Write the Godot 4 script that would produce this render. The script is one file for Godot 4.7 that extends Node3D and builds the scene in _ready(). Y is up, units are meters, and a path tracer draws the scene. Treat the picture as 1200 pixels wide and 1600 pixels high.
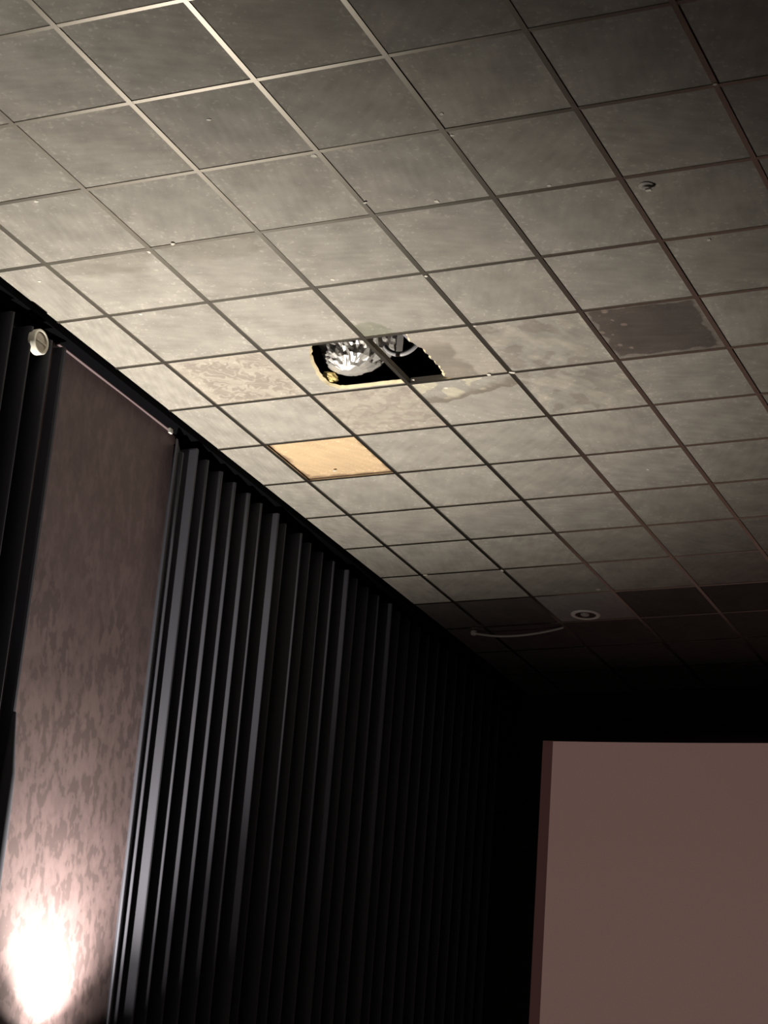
extends Node3D
# A dim cinema auditorium: tiled ceiling with a broken tile, black battened wall drapes,
# one mauve wall panel washed by an uplight, and the corner of the screen.

const T := 0.6        # ceiling module
const H := 6.0        # ceiling height
const WL := -0.475     # face of left wall
const ZF := -9.6     # face of front wall
const XR := 9.0
const ZB := 12.0

var rng := RandomNumberGenerator.new()
var used := {}
var M := {}

# ------------------------------------------------------------------ helpers
func numbered(called: String) -> String:
	var n: int = used.get(called, -1) + 1
	used[called] = n
	return called if n == 0 else "%s_%03d" % [called, n]

func lin(r: float, g: float, b: float) -> Color:
	return Color(r, g, b).linear_to_srgb()

func mat(r: float, g: float, b: float, rough := 0.8, metal := 0.0) -> StandardMaterial3D:
	var m := StandardMaterial3D.new()
	m.albedo_color = lin(r, g, b)
	m.roughness = rough
	m.metallic = metal
	return m

func st() -> SurfaceTool:
	var s := SurfaceTool.new()
	s.begin(Mesh.PRIMITIVE_TRIANGLES)
	return s

func quad(s: SurfaceTool, a: Vector3, b: Vector3, c: Vector3, d: Vector3, out: Vector3) -> void:
	# a b c d in order round the face; wound so that its front looks along out
	var n := (b - a).cross(c - a)
	var pts := [a, b, c, d]
	if n.dot(out) > 0.0:
		pts = [a, d, c, b]
	for k in [0, 1, 2, 0, 2, 3]:
		s.set_uv(Vector2(0, 0))
		s.add_vertex(pts[k])

func add_box(s: SurfaceTool, lo: Vector3, hi: Vector3) -> void:
	s.set_smooth_group(-1)
	var c := func(i: int) -> Vector3: return Vector3(hi.x if i & 1 else lo.x, hi.y if i & 2 else lo.y, hi.z if i & 4 else lo.z)
	quad(s, c.call(0), c.call(2), c.call(6), c.call(4), Vector3.LEFT)
	quad(s, c.call(1), c.call(3), c.call(7), c.call(5), Vector3.RIGHT)
	quad(s, c.call(0), c.call(1), c.call(5), c.call(4), Vector3.DOWN)
	quad(s, c.call(2), c.call(3), c.call(7), c.call(6), Vector3.UP)
	quad(s, c.call(0), c.call(1), c.call(3), c.call(2), Vector3.FORWARD)
	quad(s, c.call(4), c.call(5), c.call(7), c.call(6), Vector3.BACK)

func add_rings(s: SurfaceTool, rings: Array, smooth := true, cap_first := true, cap_last := true) -> void:
	# rings of equal point count, each closed; joined into a skin
	s.set_smooth_group(0 if smooth else -1)
	var mid := Vector3.ZERO
	for k in rings.size() - 1:
		var a: PackedVector3Array = rings[k]
		var b: PackedVector3Array = rings[k + 1]
		mid = Vector3.ZERO
		for p in a: mid += p
		for p in b: mid += p
		mid /= a.size() + b.size()
		for i in a.size():
			var j := (i + 1) % a.size()
			quad(s, a[i], a[j], b[j], b[i], (a[i] + a[j] + b[i] + b[j]) / 4.0 - mid)
	s.set_smooth_group(-1)
	for e in 2:
		if (e == 0 and not cap_first) or (e == 1 and not cap_last): continue
		var r: PackedVector3Array = rings[0] if e == 0 else rings[-1]
		var other: PackedVector3Array = rings[1] if e == 0 else rings[-2]
		var c := Vector3.ZERO
		for p in r: c += p
		c /= r.size()
		var oc := Vector3.ZERO
		for p in other: oc += p
		oc /= other.size()
		for i in r.size():
			var a2: Vector3 = r[i]
			var b2: Vector3 = r[(i + 1) % r.size()]
			if (a2 - c).cross(b2 - c).dot(c - oc) > 0.0:
				var sw := a2
				a2 = b2
				b2 = sw
			for p in [c, a2, b2]:
				s.set_uv(Vector2.ZERO)
				s.add_vertex(p)

func circle(c: Vector3, u: Vector3, v: Vector3, r: float, n := 20) -> PackedVector3Array:
	var out := PackedVector3Array()
	for i in n:
		var t := TAU * i / n
		out.append(c + (u * cos(t) + v * sin(t)) * r)
	return out

func add_tube(s: SurfaceTool, pts: Array, r: float, n := 10) -> void:
	var rings := []
	for k in pts.size():
		var d: Vector3 = (pts[mini(k + 1, pts.size() - 1)] - pts[maxi(k - 1, 0)]).normalized()
		var u := d.cross(Vector3.UP if absf(d.y) < 0.9 else Vector3.RIGHT).normalized()
		rings.append(circle(pts[k], u, d.cross(u).normalized(), r, n))
	add_rings(s, rings)

func add_lathe(s: SurfaceTool, c: Vector3, axis: Vector3, profile: Array, n := 28) -> void:
	# profile of [radius, distance along axis]
	var u := axis.cross(Vector3.UP if absf(axis.y) < 0.9 else Vector3.RIGHT).normalized()
	var v := axis.cross(u).normalized()
	for k in profile.size() - 1:
		var a := circle(c + axis * profile[k][1], u, v, maxf(profile[k][0], 0.0001), n)
		var b := circle(c + axis * profile[k + 1][1], u, v, maxf(profile[k + 1][0], 0.0001), n)
		var dr: float = profile[k + 1][0] - profile[k][0]
		var dy: float = profile[k + 1][1] - profile[k][1]
		s.set_smooth_group(k + 1)
		for i in n:
			var j := (i + 1) % n
			var rad := (u * cos(TAU * (i + 0.5) / n) + v * sin(TAU * (i + 0.5) / n))
			quad(s, a[i], a[j], b[j], b[i], rad * dy - axis * dr)

func mesh_of(s: SurfaceTool, m: Material) -> ArrayMesh:
	s.generate_normals()
	s.set_material(m)
	return s.commit()

func obj(called: String, s: SurfaceTool, m: Material, parent: Node = null) -> MeshInstance3D:
	return put(called, mesh_of(s, m), parent)

func put(called: String, me: Mesh, parent: Node = null) -> MeshInstance3D:
	var o := MeshInstance3D.new()
	o.name = called if parent else numbered(called)
	o.mesh = me
	(parent if parent else self).add_child(o, true)
	return o

func tag(o: Node, label: String, category: String, group := "") -> void:
	o.set_meta("label", label)
	o.set_meta("category", category)
	if group: o.set_meta("group", group)

func thing(called: String, at: Vector3, label: String, category: String, group := "") -> Node3D:
	var o := Node3D.new()
	o.name = numbered(called)
	add_child(o)
	o.position = at
	tag(o, label, category, group)
	return o

func struct(called: String, s: SurfaceTool, m: Material) -> MeshInstance3D:
	var o := obj(called, s, m)
	o.set_meta("kind", "structure")
	return o

func noise(seed_: int, freq: float, octaves := 3) -> FastNoiseLite:
	var n := FastNoiseLite.new()
	n.noise_type = FastNoiseLite.TYPE_SIMPLEX_SMOOTH
	n.seed = seed_
	n.frequency = freq
	n.fractal_octaves = octaves
	return n

func tex_mat(im: Image, rough: float) -> StandardMaterial3D:
	im.generate_mipmaps()
	var m := StandardMaterial3D.new()
	m.albedo_texture = ImageTexture.create_from_image(im)
	m.roughness = rough
	return m

# ------------------------------------------------------------------ ceiling tile paint
# mark: a Callable (u, v, n) -> Color(linear multiplier r, g, b); u runs across (A), v along (B), both 0..1
func tile_image(seed_: int, base: Color, mark = null, grain := 0.06, smudge := 0.14, size := 160) -> Image:
	var im := Image.create(size, size, false, Image.FORMAT_RGB8)
	var fine := noise(seed_, 0.35, 2)
	var broad := noise(seed_ + 11, 0.016, 4)
	var brush := noise(seed_ + 23, 0.03, 3)
	var scuff := noise(seed_ + 37, 0.09, 3)
	var stain := noise(seed_ + 51, 0.018, 3)
	var ang := 0.6 + 0.5 * sin(seed_ * 1.7)
	for y in size:
		for x in size:
			var u := (x + 0.5) / size
			var v := (y + 0.5) / size
			var px := float(x) * 160.0 / size
			var py := float(y) * 160.0 / size
			var k := 1.0 + grain * fine.get_noise_2d(px, py) + smudge * 1.6 * broad.get_noise_2d(px, py)
			k += 0.11 * brush.get_noise_2d((px * cos(ang) + py * sin(ang)) * 0.35, (py * cos(ang) - px * sin(ang)) * 2.0)
			# pale scuffs where paint has been rubbed through, mostly along the edges
			var edge := minf(minf(u, 1.0 - u), minf(v, 1.0 - v))
			var sc := scuff.get_noise_2d(px, py) - 0.27 - 0.9 * minf(edge, 0.3)
			if sc > 0.0: k *= 1.0 + minf(sc * 2.4, 0.28)
			var c := Color(base.r * k, base.g * k, base.b * k)
			if mark != null:
				var f: Color = mark.call(u, v, stain.get_noise_2d(px + 300.0, py))
				c = Color(c.r * f.r, c.g * f.g, c.b * f.b)
			im.set_pixel(x, y, c.clamp(Color.BLACK, Color.WHITE).linear_to_srgb())
	return im

func sm(a: float, b: float, x: float) -> float:
	return smoothstep(a, b, x)

func tint(f: float, c: Color) -> Color:
	return Color.WHITE.lerp(c, clampf(f, 0.0, 1.0))

func tile_mesh(m: Material, turn := 0) -> ArrayMesh:
	# slab with chamfered lower edge; centre of lower face is the origin; uv: u across A, v along B
	var h := T / 2.0 - 0.003
	var c := 0.004
	var s := st()
	var P := func(x: float, y: float, z: float) -> void:
		var uv := Vector2(x / (2.0 * h) + 0.5, -z / (2.0 * h) + 0.5)
		for k in turn: uv = Vector2(uv.y, 1.0 - uv.x)
		s.set_uv(uv)
		s.add_vertex(Vector3(x, y, z))
	var lay := [[h - c, 0.0], [h, c], [h, 0.015]]
	var sx := [-1, 1, 1, -1]
	var sz := [-1, -1, 1, 1]
	s.set_smooth_group(-1)
	for k in [0, 1, 2, 0, 2, 3]: P.call(sx[k] * lay[0][0], 0.0, sz[k] * lay[0][0])
	for k in [0, 2, 1, 0, 3, 2]: P.call(sx[k] * h, 0.015, sz[k] * h)
	for l in 2:
		for k in 4:
			var j := (k + 1) % 4
			var q := [[sx[k], sz[k], l], [sx[k], sz[k], l + 1], [sx[j], sz[j], l + 1], [sx[j], sz[j], l]]
			for i in [0, 1, 2, 0, 2, 3]:
				P.call(q[i][0] * lay[q[i][2]][0], lay[q[i][2]][1], q[i][1] * lay[q[i][2]][0])
	return mesh_of(s, m)

func broken_tile(outline: PackedVector2Array, ragged: Array, paint: Material, core: Material) -> ArrayMesh:
	# outline in tile units (A, B) 0..1; ragged[k]: the edge k -> k+1 is a break, sloped so its pale core shows
	var n := outline.size()
	var top := PackedVector2Array()
	for k in n:
		var p: Vector2 = outline[k]
		if ragged[k] or ragged[(k + n - 1) % n]:
			var d: Vector2 = (outline[(k + 1) % n] - outline[(k + n - 1) % n]).normalized()
			p += Vector2(d.y, -d.x) * (0.016 + 0.014 * rng.randf()) * (1.0 if not Geometry2D.is_point_in_polygon(outline[k] + Vector2(d.y, -d.x) * 0.03, outline) else -1.0)
		top.append(p)
	var W := func(p: Vector2, y: float) -> Vector3: return Vector3((p.x - 0.5) * T, y, -(p.y - 0.5) * T)
	var s := st()
	s.set_smooth_group(-1)
	for lvl in 2:
		var poly := outline if lvl == 0 else top
		var tri := Geometry2D.triangulate_polygon(poly)
		for k in range(0, tri.size(), 3):
			var a: Vector3 = W.call(poly[tri[k]], 0.0 if lvl == 0 else 0.015)
			var b: Vector3 = W.call(poly[tri[k + 1]], a.y)
			var c: Vector3 = W.call(poly[tri[k + 2]], a.y)
			var flip := ((b - a).cross(c - a).y > 0.0) == (lvl == 1)
			var ids := [0, 2, 1] if flip else [0, 1, 2]
			for i in ids:
				s.set_uv(poly[tri[k + i]])
				s.add_vertex([a, b, c][i])
	var me := mesh_of(s, paint)
	var e := st()
	e.set_smooth_group(-1)
	for k in n:
		var j := (k + 1) % n
		var mid: Vector2 = (outline[k] + outline[j]) / 2.0
		var d: Vector2 = (outline[j] - outline[k]).normalized()
		var o := Vector2(d.y, -d.x)
		if Geometry2D.is_point_in_polygon(mid + o * 0.004, outline): o = -o
		quad(e, W.call(outline[k], 0.0), W.call(outline[j], 0.0), W.call(top[j], 0.015), W.call(top[k], 0.015), Vector3(o.x, -0.5, -o.y))
	e.generate_normals()
	e.set_material(core)
	return e.commit(me)

func jag(pts: Array, amount: float) -> PackedVector2Array:
	var out := PackedVector2Array()
	for k in pts.size() - 1:
		for i in 4:
			var p: Vector2 = pts[k].lerp(pts[k + 1], i / 4.0)
			if i > 0 or k > 0: p += Vector2(rng.randf_range(-1, 1), rng.randf_range(-1, 1)) * amount
			out.append(p)
	out.append(pts[-1])
	return out

# ------------------------------------------------------------------ scene
func _ready() -> void:
	rng.seed = 4711
	camera_and_light()
	materials()
	shell()
	ceiling()
	above_ceiling()
	wall_panel()
	drapes()
	# a row of uplights along the left wall: one under the panel in view, the next nearer the camera
	uplight(Vector3(-0.165, 2.265, -3.20), "small black wall uplight at the foot of the mauve panel", 0.232)
	uplight(Vector3(-0.165, 2.265, 3.20), "small black wall uplight nearer the back of the hall", 0.15)
	projector()
	screen()
	small_things()

func camera_and_light() -> void:
	var cam := Camera3D.new()
	cam.name = "camera"
	cam.position = Vector3(5.6549, H - 4.6633, 5.8701)
	cam.rotation_order = EULER_ORDER_YXZ
	cam.rotation = Vector3(0.356943, 0.447034, 0.080285)
	cam.fov = 27.637
	cam.near = 0.05
	cam.far = 100.0
	add_child(cam)
	cam.current = true
	var we := WorldEnvironment.new()
	we.name = "environment"
	var e := Environment.new()
	e.background_mode = Environment.BG_COLOR
	e.background_color = Color.BLACK
	e.tonemap_mode = Environment.TONE_MAPPER_LINEAR
	e.tonemap_exposure = 1.0
	e.sdfgi_enabled = true
	e.ssao_enabled = true
	e.ssil_enabled = true
	we.environment = e
	add_child(we)

func materials() -> void:
	M.black_wall = mat(0.010, 0.009, 0.011, 0.95)
	M.floor = mat(0.020, 0.015, 0.018, 0.95)
	M.deck = mat(0.012, 0.011, 0.011, 0.95)
	M.bar = mat(0.46, 0.43, 0.38, 0.32, 1.0)
	M.stem = mat(0.75, 0.72, 0.68, 0.5)
	M.core = mat(0.85, 0.74, 0.50, 0.9)
	M.fabric = mat(0.060, 0.061, 0.078, 0.75)   # the drapes' one cloth
	M.fabric.metallic_specular = 0.3
	M.track = mat(0.003, 0.003, 0.004, 0.95)
	M.track.metallic_specular = 0.1
	M.white = mat(0.80, 0.78, 0.72, 0.45)
	M.black_metal = mat(0.02, 0.02, 0.02, 0.5)
	M.flake = mat(0.72, 0.69, 0.62, 0.8)

func shell() -> void:
	var s := st()
	add_box(s, Vector3(WL - 0.2, -0.2, ZF - 0.2), Vector3(XR + 0.2, 0.0, ZB + 3.2))
	struct("floor", s, M.floor)
	s = st()
	add_box(s, Vector3(WL - 0.2, 0.0, ZF - 0.2), Vector3(WL, H + 1.3, ZB + 3.2))
	struct("wall_left", s, M.black_wall)
	s = st()
	add_box(s, Vector3(XR, 0.0, ZF - 0.2), Vector3(XR + 0.2, H + 1.3, ZB + 3.2))
	struct("wall_right", s, M.black_wall)
	s = st()
	add_box(s, Vector3(WL, 0.0, ZF - 0.2), Vector3(XR, H + 1.3, ZF))
	struct("wall_front", s, M.black_wall)
	# back wall with the port of the projection booth
	s = st()
	var p0 := Vector2(3.907, 3.980)
	var p1 := Vector2(4.694, 4.410)
	add_box(s, Vector3(WL, 0.0, ZB), Vector3(p0.x, H + 1.3, ZB + 0.15))
	add_box(s, Vector3(p1.x, 0.0, ZB), Vector3(XR, H + 1.3, ZB + 0.15))
	add_box(s, Vector3(p0.x, 0.0, ZB), Vector3(p1.x, p0.y, ZB + 0.15))
	add_box(s, Vector3(p0.x, p1.y, ZB), Vector3(p1.x, H + 1.3, ZB + 0.15))
	struct("wall_back", s, M.black_wall)
	s = st()
	add_box(s, Vector3(WL, 0.0, ZB + 3.0), Vector3(XR, H + 1.3, ZB + 3.2))
	struct("wall_booth", s, M.black_wall)
	s = st()
	add_box(s, Vector3(WL - 0.2, H + 1.3, ZF - 0.2), Vector3(XR + 0.2, H + 1.5, ZB + 3.2))
	struct("roof_deck", s, M.deck)

func ceiling() -> void:
	var root := Node3D.new()
	root.name = "ceiling"
	root.set_meta("kind", "structure")
	root.set_meta("label", "grid ceiling of grey painted tiles in metal bars")
	add_child(root)
	root.position = Vector3(0, H, 0)
	var grey := Color(0.335, 0.315, 0.285)
	var plain := []
	for k in 6:
		var m := tex_mat(tile_image(100 + 7 * k, grey * (0.93 + 0.025 * k)), 0.85)
		for t in [0, 1, 2, 3]: plain.append(tile_mesh(m, t))
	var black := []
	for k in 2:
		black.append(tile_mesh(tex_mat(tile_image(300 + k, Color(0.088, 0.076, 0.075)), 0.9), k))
	# marked tiles: [image, label]
	var special := {}
	var mottled := func(u: float, v: float, n: float) -> Color:
		var b := 0.5 + 0.5 * sin(7.0 * u + 9.0 * n + 5.0 * v) * cos(15.0 * v + 6.0 * n - 4.0 * u)
		var inside := sm(0.05, 0.16, u + 0.05 * n) * sm(1.0, 0.86, u + 0.1 * n) * sm(0.0, 0.12, v) * sm(1.0, 0.9, v)
		return Color(1.17, 1.12, 1.08) * tint(sm(0.42, 0.62, b) * inside, Color(0.74, 0.72, 0.72))
	special[Vector2i(0, 5)] = [tile_image(401, grey, mottled, 0.05, 0.1, 224), "tile blotched all over with peeling paint"]
	var streaked := func(u: float, v: float, n: float) -> Color:
		var b := sin(16.0 * v + 7.0 * n + 2.0 * u) * 0.5 + 0.5
		return Color(1.08, 1.04, 1.0) * tint(sm(0.5, 0.85, b + 0.6 * n) * 0.7, Color(0.78, 0.75, 0.76))
	special[Vector2i(1, 6)] = [tile_image(402, grey, streaked), "tile with long faint water streaks"]
	var tide := func(u: float, v: float, n: float) -> Color:
		# brown tide mark sagging from the broken edge, with pale blistered patches above it
		var line := 0.47 - 0.30 * pow(maxf(u - 0.12, 0.0), 1.2) + 0.10 * n
		var band := sm(line - 0.17, line - 0.04, v) * sm(line + 0.03, line, v)
		var pale := sm(0.10, 0.28, n + 0.25 * sin(14.0 * u) * cos(11.0 * v)) * sm(line - 0.02, line - 0.14, v) * sm(0.9, 0.7, u)
		return tint(band, Color(0.62, 0.58, 0.55)) * tint(pale, Color(1.42, 1.40, 1.25))
	special[Vector2i(2, 6)] = [tile_image(403, grey, tide, 0.06, 0.1, 224), "tile with a curved brown tide mark"]
	var cloud := func(u: float, v: float, n: float) -> Color:
		return tint(sm(0.10, 0.32, n) * sm(0.9, 0.6, u), Color(0.80, 0.77, 0.76)) * tint(sm(-0.05, -0.40, n), Color(1.18, 1.15, 1.10))
	special[Vector2i(3, 5)] = [tile_image(404, grey, cloud), "tile with cloudy damp stains"]
	special[Vector2i(3, 6)] = [tile_image(408, grey, cloud), "tile with cloudy damp stains"]
	var arc := func(u: float, v: float, n: float) -> Color:
		var d := Vector2((u - 0.10) * 1.5, (v - 1.05) * 1.0).length()
		return tint(sm(0.36, 0.30, d + 0.06 * n) * 0.9, Color(0.66, 0.70, 0.62))
	special[Vector2i(2, 4)] = [tile_image(405, grey, arc), "tile with a greenish damp arc at its corner"]
	var dust := func(u: float, v: float, n: float) -> Color:
		var d := Vector2((u - 0.55) * 0.7, v).length()
		return tint(sm(0.38, 0.28, d + 0.10 * n) * 0.8, Color(0.78, 0.77, 0.74))
	special[Vector2i(0, 3)] = [tile_image(409, grey * 1.06, dust), "tile with a dark smudge at its edge"]
	special[Vector2i(1, 3)] = [tile_image(410, grey, dust), "tile with a dark smudge at its edge"]
	var dark := func(u: float, v: float, n: float) -> Color:
		var e := minf(minf(u + 0.02, 1.0 - u), minf(v * 1.3, (1.0 - v)))
		var inner := sm(0.04, 0.07, e + 0.05 * n)
		var chips := sm(0.62, 0.72, n + 0.42 * sin(40.0 * u) * sin(33.0 * v)) * sm(0.45, 0.3, u)
		return tint(inner, Color(0.30, 0.26, 0.26)) * tint(1.0 - inner, Color(0.62, 0.58, 0.57)) * tint(chips, Color(2.4, 2.3, 2.2))
	special[Vector2i(4, 5)] = [tile_image(406, grey, dark, 0.08, 0.15), "dark brown tile with a paler rim"]
	var peach := func(u: float, v: float, n: float) -> Color:
		var e := minf(minf(u, 1.0 - u), minf(v, 1.0 - v))
		var grime := sm(0.07, 0.01, e + 0.05 * n)
		return tint(grime, Color(0.45, 0.42, 0.42))
	special[Vector2i(0, 7)] = [tile_image(407, Color(0.60, 0.44, 0.275), peach, 0.16, 0.05), "clean peach coloured replacement tile"]
	special[Vector2i(1, 12)] = [tile_image(411, Color(0.30, 0.285, 0.285), null, 0.05, 0.06), "plain grey tile that holds the downlight"]

	# the two broken tiles
	var left_paint := tex_mat(tile_image(420, grey), 0.85)
	var wet := func(u: float, v: float, n: float) -> Color:
		var a := sm(0.78, 0.70, u + 0.12 * n + 0.12 * (1.0 - v)) * sm(0.12, 0.4, v)
		return Color(1.08, 1.05, 1.02) * tint(a, Color(0.66, 0.64, 0.62))
	var right_paint := tex_mat(tile_image(421, grey, wet, 0.06, 0.1, 224), 0.85)
	var bl := jag([Vector2(0.49, 0.0), Vector2(0.37, 0.22), Vector2(0.31, 0.38), Vector2(0.245, 0.66), Vector2(0.255, 0.85), Vector2(0.34, 0.945), Vector2(0.42, 0.962), Vector2(0.62, 0.966), Vector2(0.82, 0.962), Vector2(0.995, 0.965)], 0.008)
	var ragged := []
	for k in bl.size() - 1: ragged.append(true)
	ragged.append(false)
	bl.append(Vector2(0.995, 1.0)); ragged.append(false)
	bl.append(Vector2(0.005, 1.0)); ragged.append(false)
	bl.append(Vector2(0.005, 0.0)); ragged.append(false)
	var o := put("broken_tile", broken_tile(bl, ragged, left_paint, M.core), root)
	o.position = Vector3(1.5 * T, 0.0, -5.5 * T)
	o.set_meta("label", "tile broken away on its right side")
	var br := jag([Vector2(0.42, 0.0), Vector2(0.385, 0.18), Vector2(0.41, 0.28), Vector2(0.425, 0.42), Vector2(0.42, 0.61), Vector2(0.425, 0.83), Vector2(0.395, 0.94), Vector2(0.44, 1.0)], 0.014)
	ragged = []
	for k in br.size() - 1: ragged.append(true)
	ragged.append(false)
	br.append(Vector2(0.995, 1.0)); ragged.append(false)
	br.append(Vector2(0.995, 0.0)); ragged.append(false)
	o = put("broken_tile", broken_tile(br, ragged, right_paint, M.core), root)
	o.position = Vector3(2.5 * T, 0.0, -5.5 * T)
	o.set_meta("label", "water stained tile broken away on its left side")

	var i0 := -1
	var i1 := 9
	var j0 := -3
	var j1 := 15
	for j in range(j0, j1 + 1):
		for i in range(i0, i1 + 1):
			var key := Vector2i(i, j)
			if j == 5 and (i == 1 or i == 2): continue
			var me: Mesh
			if special.has(key):
				me = tile_mesh(tex_mat(special[key][0], 0.85))
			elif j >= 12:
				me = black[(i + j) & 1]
			else:
				me = plain[rng.randi() % plain.size()]
			var t := put("ceiling_tile", me, root)
			t.position = Vector3((i + 0.5) * T, 0.0, -(j + 0.5) * T)
			if i == -1:  # cut tiles along the left wall
				t.scale.x = 0.52
				t.position.x = -0.26 * T
			if key == Vector2i(0, 7): t.position.y = 0.012
			t.position.y += rng.randf_range(0.0, 0.002)
			if special.has(key): t.set_meta("label", special[key][1])
	# rest of the ceiling, out of the picture: one painted board
	var s := st()
	add_box(s, Vector3((i1 + 1) * T, 0.0, ZF), Vector3(XR, 0.015, -j0 * T))
	add_box(s, Vector3(WL, 0.0, -j0 * T), Vector3(XR, 0.015, ZB))
	obj("ceiling_board", s, mat(0.32, 0.30, 0.27, 0.85), root)
	# bars: runners along the room, cross tees between them
	var fl := 0.012
	var bm := func(lo: Vector3, hi: Vector3, stem_lo: Vector3, stem_hi: Vector3) -> ArrayMesh:
		var a := st()
		add_box(a, lo, hi)
		var me := mesh_of(a, M.bar)
		var b := st()
		add_box(b, stem_lo, stem_hi)
		b.generate_normals()
		b.set_material(M.stem)
		return b.commit(me)
	var zlen := (j1 + 1 - j0) * T
	var runner: ArrayMesh = bm.call(Vector3(-fl, -0.004, -zlen), Vector3(fl, -0.0005, 0), Vector3(-0.001, -0.0005, -zlen), Vector3(0.001, 0.038, 0))
	for i in range(0, i1 + 2):
		var r := put("grid_runner", runner, root)
		r.position = Vector3(i * T, 0, -j0 * T)
	var tee: ArrayMesh = bm.call(Vector3(fl, -0.003, -fl * 0.9), Vector3(T - fl, -0.0005, fl * 0.9), Vector3(fl, -0.0005, -0.001), Vector3(T - fl, 0.034, 0.001))
	var tee_cut: ArrayMesh = bm.call(Vector3(-0.315, -0.003, -fl * 0.9), Vector3(-fl, -0.0005, fl * 0.9), Vector3(-0.315, -0.0005, -0.001), Vector3(-fl, 0.034, 0.001))
	for j in range(j0, j1 + 2):
		for i in range(i0, i1 + 1):
			var c := put("cross_tee", tee_cut if i == -1 else tee, root)
			c.position = Vector3(0.0 if i == -1 else i * T, 0, -j * T)
	# flakes of pale paint hanging off the bars and tiles
	var spots := [[4.075, 1.79, 5], [4.03, 2.08, 7], [3.56, 2.94, 7], [2.95, 2.05, 9], [4.46, 2.955, 6], [1.235, 2.97, 6], [0.965, 3.05, 7], [3.016, 5.99, 9],
		[2.43, 1.37, 6], [5.36, 4.09, 6], [3.046, 5.02, 5], [3.0, 4.045, 5], [3.026, 2.79, 5], [2.22, 3.91, 5], [-0.23, 3.26, 5], [6.0, 1.975, 6], [2.30, 6.17, 8], [2.08, 5.93, 5], [2.80, 5.98, 7], [0.05, 11.0, 8], [0.99, 11.03, 7], [1.85, 11.9, 9], [0.30, 4.05, 6], [0.52, 2.05, 6], [0.4, 7.8, 6], [3.5, 8.5, 5]]
	for f in spots:
		var a := st()
		a.set_smooth_group(-1)
		var n := 6
		var r0: float = f[2] * 0.0022
		var low := PackedVector3Array()
		var high := PackedVector3Array()
		for k in n:
			var rr := r0 * rng.randf_range(0.55, 1.1)
			low.append(Vector3(cos(TAU * k / n) * rr, -rng.randf_range(0.001, 0.004), sin(TAU * k / n) * rr))
			high.append(low[k] + Vector3(0, 0.0015, 0))
		add_rings(a, [low, high], false)
		var fo := obj("paint_flake", a, M.flake, root)
		var near_bar := absf(f[0] - roundf(f[0])) < 0.03 or absf(f[1] - roundf(f[1])) < 0.03
		fo.position = Vector3(f[0] * T, -0.0035 if near_bar else 0.001, -f[1] * T)

func above_ceiling() -> void:
	# crumpled foil duct hanging in the hole
	var s := st()
	var nz := noise(77, 5.0, 3)
	var rings := []
	var p0 := Vector3(0.895, H + 0.035, -3.44)
	var p1 := Vector3(0.84, H + 1.28, -3.90)
	var n := 64
	for k in 80:
		var t := k / 79.0
		var c := p0.lerp(p1, t) + Vector3(0.03 * sin(9.0 * t), 0, 0)
		var r := 0.225 * sqrt(clampf(1.0 - pow(1.0 - clampf(t * 4.5, 0.0, 1.0), 2.2), 0.02, 1.0))
		var ring := PackedVector3Array()
		for i in n:
			var a := TAU * i / n
			var d := Vector3(cos(a), 0, sin(a))
			var q := c + d * r
			var w := 1.0 - absf(nz.get_noise_3d(q.x * 1.7, q.y * 1.1, q.z * 1.7)) * 2.4
			w += 0.04 * sin(58.0 * t)
			ring.append(c + d * r * (0.80 + 0.24 * w))
		rings.append(ring)
	add_rings(s, rings, false)
	var foil := mat(0.85, 0.83, 0.81, 0.32, 0.65)
	var o := obj("foil_duct", s, foil)
	tag(o, "crumpled silver foil duct showing through the hole in the ceiling", "duct")
	# tuft of yellow wool insulation on the torn edge
	s = st()
	var nw := noise(78, 22.0, 2)
	rings = []
	for k in 13:
		var f := PI * k / 12.0
		var ring := PackedVector3Array()
		for i in 18:
			var a := TAU * i / 18.0
			var d := Vector3(sin(f) * cos(a), -cos(f), sin(f) * sin(a))
			ring.append(Vector3(0.762, H + 0.045, -3.50) + d * Vector3(0.045, 0.024, 0.055) * (0.95 + 0.4 * nw.get_noise_3dv(d * 0.12)))
		rings.append(ring)
	add_rings(s, rings, true)
	o = obj("insulation_tuft", s, mat(0.80, 0.64, 0.28, 1.0))
	tag(o, "tuft of yellowish insulation wool on the broken tile edge", "insulation")
	# hanging strap, junction box and drooping hose
	s = st()
	add_box(s, Vector3(1.150, H + 0.16, -3.52), Vector3(1.188, H + 1.30, -3.515))
	o = obj("hanger_strap", s, mat(0.80, 0.78, 0.76, 0.5))
	tag(o, "white metal hanger strap above the hole in the ceiling", "strap")
	s = st()
	add_box(s, Vector3(1.205, H + 0.235, -3.56), Vector3(1.33, H + 1.30, -3.46))
	o = obj("duct_post", s, mat(0.26, 0.25, 0.28, 0.5))
	tag(o, "grey boxed drop beside the strap above the ceiling hole", "service box")
	s = st()
	var pts := []
	for k in 25:
		var t := k / 24.0
		var a := lerpf(PI * 1.18, TAU - 0.15, t)
		pts.append(Vector3(1.24 + 0.115 * cos(a), H + 0.20 + 0.12 * sin(a), -3.39))
	for k in 10: pts.append(pts[-1] + Vector3(0.004, 0.10, 0.012))
	add_tube(s, pts, 0.014, 10)
	o = obj("looped_hose", s, mat(0.38, 0.38, 0.41, 0.4))
	tag(o, "thin pale hose hanging in a loop above the ceiling hole", "hose")

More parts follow.
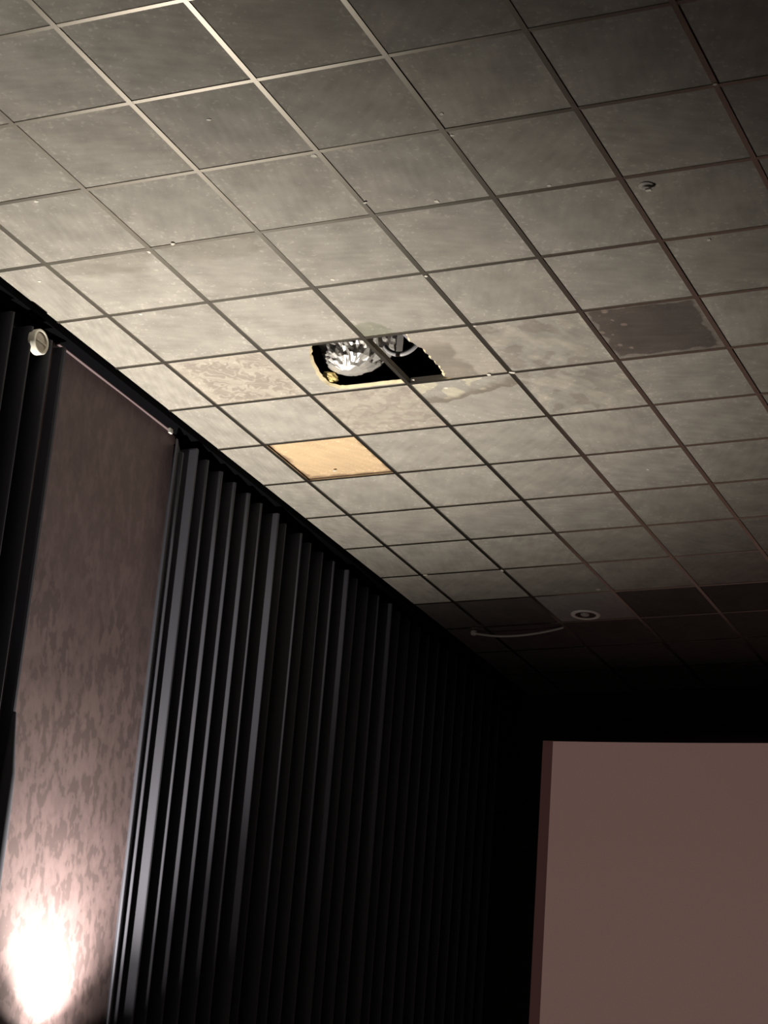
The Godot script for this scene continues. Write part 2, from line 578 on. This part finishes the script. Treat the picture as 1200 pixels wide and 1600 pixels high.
func wall_panel() -> void:
	var t := thing("wall_panel", Vector3(-0.40, 2.0, -3.17), "tall mottled mauve wall panel lit from below between dark drapes", "wall panel")
	var w := 384
	var h := 1152
	var im := Image.create(w, h, false, Image.FORMAT_RGB8)
	var n1 := noise(501, 0.030, 4)
	var n2 := noise(502, 0.010, 3)
	var n3 := noise(503, 0.075, 3)
	var n4 := noise(504, 0.5, 1)
	for y in h:
		for x in w:
			var fx := float(x)
			var fy := float(y)
			var v := n1.get_noise_2d(fx * 1.15, fy * 0.50) + 0.55 * n3.get_noise_2d(fx, fy * 0.55)
			var big := n2.get_noise_2d(fx, fy * 0.6)
			var blot := sm(0.08, 0.26, v + 0.35 * big)
			var pale := sm(0.05, 0.45, -v)
			var k := 1.0 - (0.12 + 0.20 * sm(250.0, 560.0, fy + 200.0 * big)) * blot + 0.16 * pale + 0.10 * big + 0.05 * n4.get_noise_2d(fx, fy)
			im.set_pixel(x, y, Color(0.102 * k, 0.070 * k, 0.074 * k).clamp(Color.BLACK, Color.WHITE).linear_to_srgb())
	var m := tex_mat(im, 0.75)
	# gently uneven board
	var s := st()
	s.set_smooth_group(0)
	var nz := noise(510, 0.9, 2)
	var z0 := 0.72
	var z1 := -0.70
	var y1 := H - 0.052 - 2.0
	var cols := 16
	var rows := 44
	var P := func(i: int, j: int) -> void:
		var u := float(i) / cols
		var v := float(j) / rows
		s.set_uv(Vector2(u, 1.0 - v))
		s.add_vertex(Vector3(0.004 * nz.get_noise_2d(u * 1.4, v * 4.0), v * y1, lerpf(z0, z1, u)))
	for j in rows:
		for i in cols:
			for q in [[0, 0], [1, 1], [1, 0], [0, 0], [0, 1], [1, 1]]:
				P.call(i + q[0], j + q[1])
	s.set_smooth_group(-1)
	obj("panel_face", s, m, t)
	s = st()
	add_box(s, Vector3(-0.070, 0.0, z1), Vector3(-0.006, y1, z0))
	obj("panel_board", s, M.black_metal, t)
	s = st()
	add_box(s, Vector3(-0.018, y1, -0.62), Vector3(0.016, y1 + 0.008, 0.64))
	obj("top_hem", s, mat(0.14, 0.10, 0.11, 0.7), t)
	s = st()
	add_box(s, Vector3(0.016, y1 - 0.022, -0.590), Vector3(0.030, y1 + 0.006, -0.560))
	obj("hem_clip", s, M.white, t)

func rib_mesh(depth: float, width: float, length: float, m: Material, lean := 0.0, steps := 10) -> ArrayMesh:
	# rounded upright pleat: base at x = 0, standing depth out of the wall, with a domed head; origin at its foot
	var s := st()
	var rings := []
	var hw := width / 2.0
	for k in steps + 4:
		var f := minf(float(k) / steps, 1.0)
		var y := length * f
		var g := 1.0
		if k > steps:
			g = cos(PI / 2.0 * (k - steps) / 3.2)
			y = length + hw * sin(PI / 2.0 * (k - steps) / 3.2)
		var wob := lean * sin(3.0 * f + depth * 300.0)
		var ring := PackedVector3Array()
		ring.append(Vector3(-0.004, y, -hw * g + wob))
		for i in 9:
			var a := PI * i / 8.0 - PI / 2.0
			ring.append(Vector3((depth - hw) * (1.0 if k <= steps else 0.9) + hw * g * cos(a), y, hw * g * sin(a) + wob))
		ring.append(Vector3(-0.004, y, hw * g + wob))
		rings.append(ring)
	add_rings(s, rings, true)
	return mesh_of(s, m)

func add_prism(s: SurfaceTool, outline: Array, y0: float, y1: float) -> void:
	# upright prism over an (x, z) outline, its head slightly drawn in
	var rings := []
	for q in [[y0, 0.0], [y1 - 0.01, 0.0], [y1, 0.12]]:
		var c := Vector2.ZERO
		for p in outline: c += p
		c /= outline.size()
		var ring := PackedVector3Array()
		for p in outline:
			var w: Vector2 = p.lerp(c, q[1])
			ring.append(Vector3(w.x, q[0], w.y))
		rings.append(ring)
	add_rings(s, rings, false)

func drapes() -> void:
	# one dark cloth hung in deep narrow pleats: only their crests stand in the uplight, the valleys lie in shadow
	var back := -0.455
	var top := H - 0.092
	# near drape, left of the panel
	var a := thing("wall_drape", Vector3(back, 0, -0.5), "dark pleated wall drape left of the mauve panel", "drape", "dark pleated wall drapes")
	var s := st()
	add_box(s, Vector3(-0.02, 0.02, -2.055), Vector3(0, top + 0.01, 3.5))
	obj("backing", s, M.fabric, a)
	s = st()
	add_prism(s, [Vector2(0.0, -2.055), Vector2(0.0, -2.015), Vector2(0.112, -2.02), Vector2(0.120, -2.03), Vector2(0.120, -2.047), Vector2(0.114, -2.055)], 0.02, top + 0.01)
	obj("edge_hem", s, M.fabric, a)
	for k in 16:
		var z := -2.385 + 0.1765 * k
		var r := put("pleat", rib_mesh(0.134 if k % 3 else 0.140, 0.016, top - 0.05, M.fabric, 0.002), a)
		r.position = Vector3(0, 0.03, z + 0.5)
	# fold of the near drape that has come loose and hangs over the panel
	s = st()
	var rings := []
	for k in 26:
		var f := k / 25.0
		var y := lerpf(3.90, 0.05, f)
		var r := 0.012 + 0.024 * sm(0.0, 0.10, f) + 0.006 * sin(7.0 * f)
		var zc := -2.552 - 0.020 * sm(0.0, 0.08, f) + 0.02 * sm(0.15, 0.6, f)
		var ring := PackedVector3Array()
		for i in 14:
			var t := TAU * i / 14.0
			ring.append(Vector3(0.132 + r * 0.8 * cos(t), y, zc + 0.5 + 0.03 + r * 1.3 * sin(t)))
		rings.append(ring)
	add_rings(s, rings, true)
	obj("loose_fold", s, M.fabric, a)
	# far drape, right of the panel
	var b := thing("wall_drape", Vector3(back, 0, -6.3), "dark pleated wall drape right of the mauve panel", "drape", "dark pleated wall drapes")
	s = st()
	add_box(s, Vector3(-0.02, 0.02, ZF + 6.302), Vector3(0, top + 0.01, -3.90 + 6.3))
	obj("backing", s, M.fabric, b)
	# first pleat leans over the edge of the panel
	s = st()
	add_prism(s, [Vector2(0.0, 2.44), Vector2(0.055, 2.44), Vector2(0.128, 2.562), Vector2(0.134, 2.560), Vector2(0.136, 2.554), Vector2(0.070, 2.415), Vector2(0.0, 2.40)], 0.03, top - 0.02)
	obj("edge_pleat", s, M.fabric, b)
	var rr := put("pleat", rib_mesh(0.124, 0.014, top - 0.10, M.fabric), b)
	rr.position = Vector3(0, 0.03, -3.845 + 6.3)
	# broad square pleat beside it
	s = st()
	add_prism(s, [Vector2(0.0, 2.352), Vector2(0.146, 2.352), Vector2(0.151, 2.347), Vector2(0.151, 2.333), Vector2(0.146, 2.328), Vector2(0.0, 2.325)], 0.03, top)
	rr = obj("square_pleat", s, M.fabric, b)
	var crest := {0: 0.137, 1: 0.132, 2: 0.127, 3: 0.130, 4: 0.122, 5: 0.148, 7: 0.130, 11: 0.128, 15: 0.126}
	for k in 28:
		var z := -4.12 - 0.1835 * k
		if z < ZF + 0.05: break
		var r := put("pleat", rib_mesh(crest.get(k, 0.106), 0.014, top - 0.04, M.fabric, 0.003), b)
		r.position = Vector3(0, 0.03, z + 6.3)
	# dark rail that the drapes hang from
	s = st()
	add_box(s, Vector3(WL, H - 0.042, ZF), Vector3(-0.310, H - 0.0045, 3.0))
	var tr := struct("trim_1", s, M.track)
	tr.set_meta("label", "black rail between wall drapes and ceiling")

func uplight(at: Vector3, label: String, reach: float) -> void:
	var t := thing("wall_uplight", at, label, "lamp", "uplights along the left wall")
	var s := st()
	# cup: outer wall, rim, inner wall down to the lamp
	add_lathe(s, Vector3.ZERO, Vector3.UP, [[0.0, -0.10], [0.045, -0.10], [0.060, -0.05], [0.060, 0.035], [0.055, 0.035], [0.050, -0.005], [0.0, -0.008]])
	obj("cup", s, M.black_metal, t)
	s = st()
	add_lathe(s, Vector3.ZERO, Vector3.UP, [[0.022, -0.004], [0.022, 0.0], [0.0, 0.001]])
	var glow := StandardMaterial3D.new()
	glow.albedo_color = Color(1, 0.95, 0.85)
	glow.emission_enabled = true
	glow.emission = Color(1.0, 0.90, 0.72)
	glow.emission_energy_multiplier = 6.0
	obj("lamp_lens", s, glow, t)
	s = st()
	add_box(s, Vector3(-reach, -0.09, -0.02), Vector3(-0.05, -0.04, 0.02))
	obj("bracket", s, M.black_metal, t)
	var l := AreaLight3D.new()
	l.name = "uplight_glow"
	l.area_size = Vector2(0.036, 0.036)
	l.area_normalize_energy = true
	l.light_energy = 2.0
	l.light_color = Color(1.0, 0.965, 0.905)
	l.area_range = 30.0
	l.area_attenuation = 2.0
	l.shadow_enabled = true
	l.rotation = Vector3(PI / 2.0, 0, 0)
	l.position = Vector3(0, 0.004, 0)
	t.add_child(l)
	# the reflector's beam; the area light above is the spill of the lens
	var b := SpotLight3D.new()
	b.name = "uplight_beam"
	b.spot_angle = 53.0
	b.spot_angle_attenuation = 1.0
	b.spot_range = 30.0
	b.spot_attenuation = 2.0
	b.light_size = 0.015
	b.light_energy = 26.0
	b.light_color = l.light_color
	b.shadow_enabled = true
	b.position = Vector3(0, 0.02, 0)
	b.rotation = Vector3(PI / 2.0, 0, deg_to_rad(-2.0))
	t.add_child(b)

func projector() -> void:
	var at := Vector3(4.3, 4.30, ZB + 2.2)
	var t := thing("film_projector", at, "projector in the booth behind the auditorium", "projector")
	var s := st()
	add_box(s, Vector3(-0.3, -0.22, 0.05), Vector3(0.3, 0.22, 0.75))
	obj("housing", s, M.black_metal, t)
	s = st()
	add_lathe(s, Vector3(0, 0, 0.05), Vector3(0, 0, -1), [[0.09, 0.0], [0.09, 0.12], [0.08, 0.12], [0.07, 0.03], [0.0, 0.02]])
	obj("lens_barrel", s, M.black_metal, t)
	s = st()
	add_lathe(s, Vector3(0, 0, 0.05), Vector3(0, 0, -1), [[0.035, 0.03], [0.03, 0.045], [0.0, 0.05]])
	var glow := StandardMaterial3D.new()
	glow.emission_enabled = true
	glow.emission = Color(1.0, 0.70, 0.62)
	glow.emission_energy_multiplier = 1.0
	obj("lamp_lens", s, glow, t)
	s = st()
	add_box(s, Vector3(-0.25, -4.30, 0.15), Vector3(0.25, -0.22, 0.65))
	obj("pedestal", s, M.black_metal, t)
	var l := SpotLight3D.new()
	l.name = "projector_beam"
	l.position = Vector3(0, 0, -0.09)
	l.spot_angle = 17.0
	l.spot_angle_attenuation = 0.1
	l.spot_range = 40.0
	l.spot_attenuation = 2.0
	l.light_size = 0.01
	l.light_energy = 70.0
	l.light_color = Color(1.0, 0.77, 0.73)
	l.shadow_enabled = true
	t.add_child(l)
	l.look_at_from_position(to_global(at + Vector3(0, 0, -0.09)), Vector3(4.3, 3.4, -9.0))

func screen() -> void:
	# gently curved sheet: its sides stand nearer to the seats than its middle
	var t := thing("cinema_screen", Vector3(4.35, 0.9, -8.85), "blank dim mauve cinema screen on the black front wall", "screen")
	var top := 5.40 - 0.9
	var im := Image.create(128, 128, false, Image.FORMAT_RGB8)
	var weave := noise(600, 0.4, 2)
	for y in 128:
		for x in 128:
			var k := 1.0 + 0.10 * weave.get_noise_2d(x, y)
			im.set_pixel(x, y, Color(0.70 * k, 0.685 * k, 0.675 * k).linear_to_srgb())
	var m := tex_mat(im, 0.9)
	m.uv1_triplanar = true
	m.uv1_scale = Vector3(2.0, 2.0, 2.0)
	obj("screen_cloth", curved(-4.158, 4.158, 0.0, top, 0.0, 0.02, 40), m, t)
	var e := obj("edge_band", curved(-4.236, -4.159, 0.0, top + 0.004, -0.002, 0.02, 2), mat(0.17, 0.125, 0.125, 0.9), t)
	e.set_meta("label", "darker band along screen edge")
	e = obj("edge_band", curved(4.159, 4.236, 0.0, top + 0.004, -0.002, 0.02, 2), mat(0.17, 0.125, 0.125, 0.9), t)
	obj("frame", curved(-4.20, 4.20, 0.05, top - 0.03, -0.07, 0.04, 24), M.black_metal, t)

func curved(x0: float, x1: float, y0: float, y1: float, dz: float, thick: float, n: int) -> SurfaceTool:
	var s := st()
	var rings := []
	for k in n + 1:
		var x := lerpf(x0, x1, float(k) / n)
		var z := -0.44 * (1.0 - (x / 4.236) * (x / 4.236)) + dz
		rings.append(PackedVector3Array([Vector3(x, y0, z), Vector3(x, y1, z), Vector3(x, y1, z - thick), Vector3(x, y0, z - thick)]))
	add_rings(s, rings, false)
	return s

func small_things() -> void:
	# recessed downlight in the grey tile
	var c := Vector3(1.405 * T, H - 0.001, -12.76 * T)
	var t := thing("ceiling_downlight", c, "round recessed downlight with a white ring in a grey ceiling tile", "downlight")
	var s := st()
	add_lathe(s, Vector3.ZERO, Vector3.DOWN, [[0.108, 0.0], [0.106, 0.006], [0.098, 0.010], [0.078, 0.008], [0.074, 0.001]], 32)
	obj("ring", s, mat(0.95, 0.92, 0.88, 0.4), t)
	s = st()
	add_lathe(s, Vector3.ZERO, Vector3.DOWN, [[0.076, 0.004], [0.060, 0.0025], [0.0, 0.002]], 32)
	obj("baffle", s, mat(0.012, 0.012, 0.012, 0.5), t)
	s = st()
	add_lathe(s, Vector3(0.0, 0, 0.012), Vector3.DOWN, [[0.034, 0.002], [0.030, 0.010], [0.018, 0.016], [0.0, 0.018]], 24)
	obj("bulb", s, mat(0.55, 0.52, 0.52, 0.3), t)
	# round fitting high on the near drape
	t = thing("round_wall_fitting", Vector3(-0.335, 5.822, -2.262), "small round white drum fitting high on the dark drape", "wall fitting")
	s = st()
	add_lathe(s, Vector3.ZERO, Vector3.RIGHT, [[0.068, 0.0], [0.068, 0.036], [0.064, 0.041], [0.055, 0.040], [0.053, 0.030]], 32)
	obj("drum", s, mat(0.88, 0.86, 0.76, 0.5), t)
	s = st()
	add_lathe(s, Vector3.ZERO, Vector3.RIGHT, [[0.0535, 0.028], [0.030, 0.034], [0.0, 0.036]], 32)
	obj("cover", s, mat(0.62, 0.58, 0.50, 0.6), t)
	s = st()
	add_box(s, Vector3(0.026, -0.006, -0.045), Vector3(0.038, 0.004, 0.04))
	obj("cover_bar", s, mat(0.75, 0.71, 0.64, 0.6), t)
	# loose cable hanging below the black tiles
	t = thing("loose_cable", Vector3(-0.11, H, -13.12 * T), "pale loose cable drooping under black ceiling tiles beside the downlight", "cable")
	s = st()
	var pts := []
	for k in 17:
		var f := k / 16.0
		pts.append(Vector3(0.71 * f, -0.012 - 0.055 * 4.0 * f * (1.0 - f) * (1.0 - 0.15 * f) - 0.006, 0.03 * sin(3.0 * f)))
	add_tube(s, pts, 0.0085, 8)
	obj("cord", s, mat(0.62, 0.58, 0.56, 0.5), t)
	s = st()
	add_lathe(s, Vector3(0, -0.004, 0), Vector3.DOWN, [[0.024, 0.0], [0.024, 0.022], [0.016, 0.030], [0.0, 0.030]], 16)
	obj("cord_clip", s, mat(0.66, 0.62, 0.60, 0.5), t)
	# low cap on the ceiling at right
	t = thing("smoke_sensor", Vector3(5.15 * T, H, -3.157 * T), "small pale round sensor on a dim ceiling tile", "sensor")
	s = st()
	add_lathe(s, Vector3.ZERO, Vector3.DOWN, [[0.036, 0.0], [0.036, 0.004], [0.022, 0.008], [0.018, 0.016], [0.0, 0.018]], 20)
	obj("cap", s, mat(0.42, 0.40, 0.38, 0.5), t)
	s = st()
	add_box(s, Vector3(-0.004, -0.024, -0.014), Vector3(0.022, -0.016, 0.004))
	obj("tab", s, M.white, t)
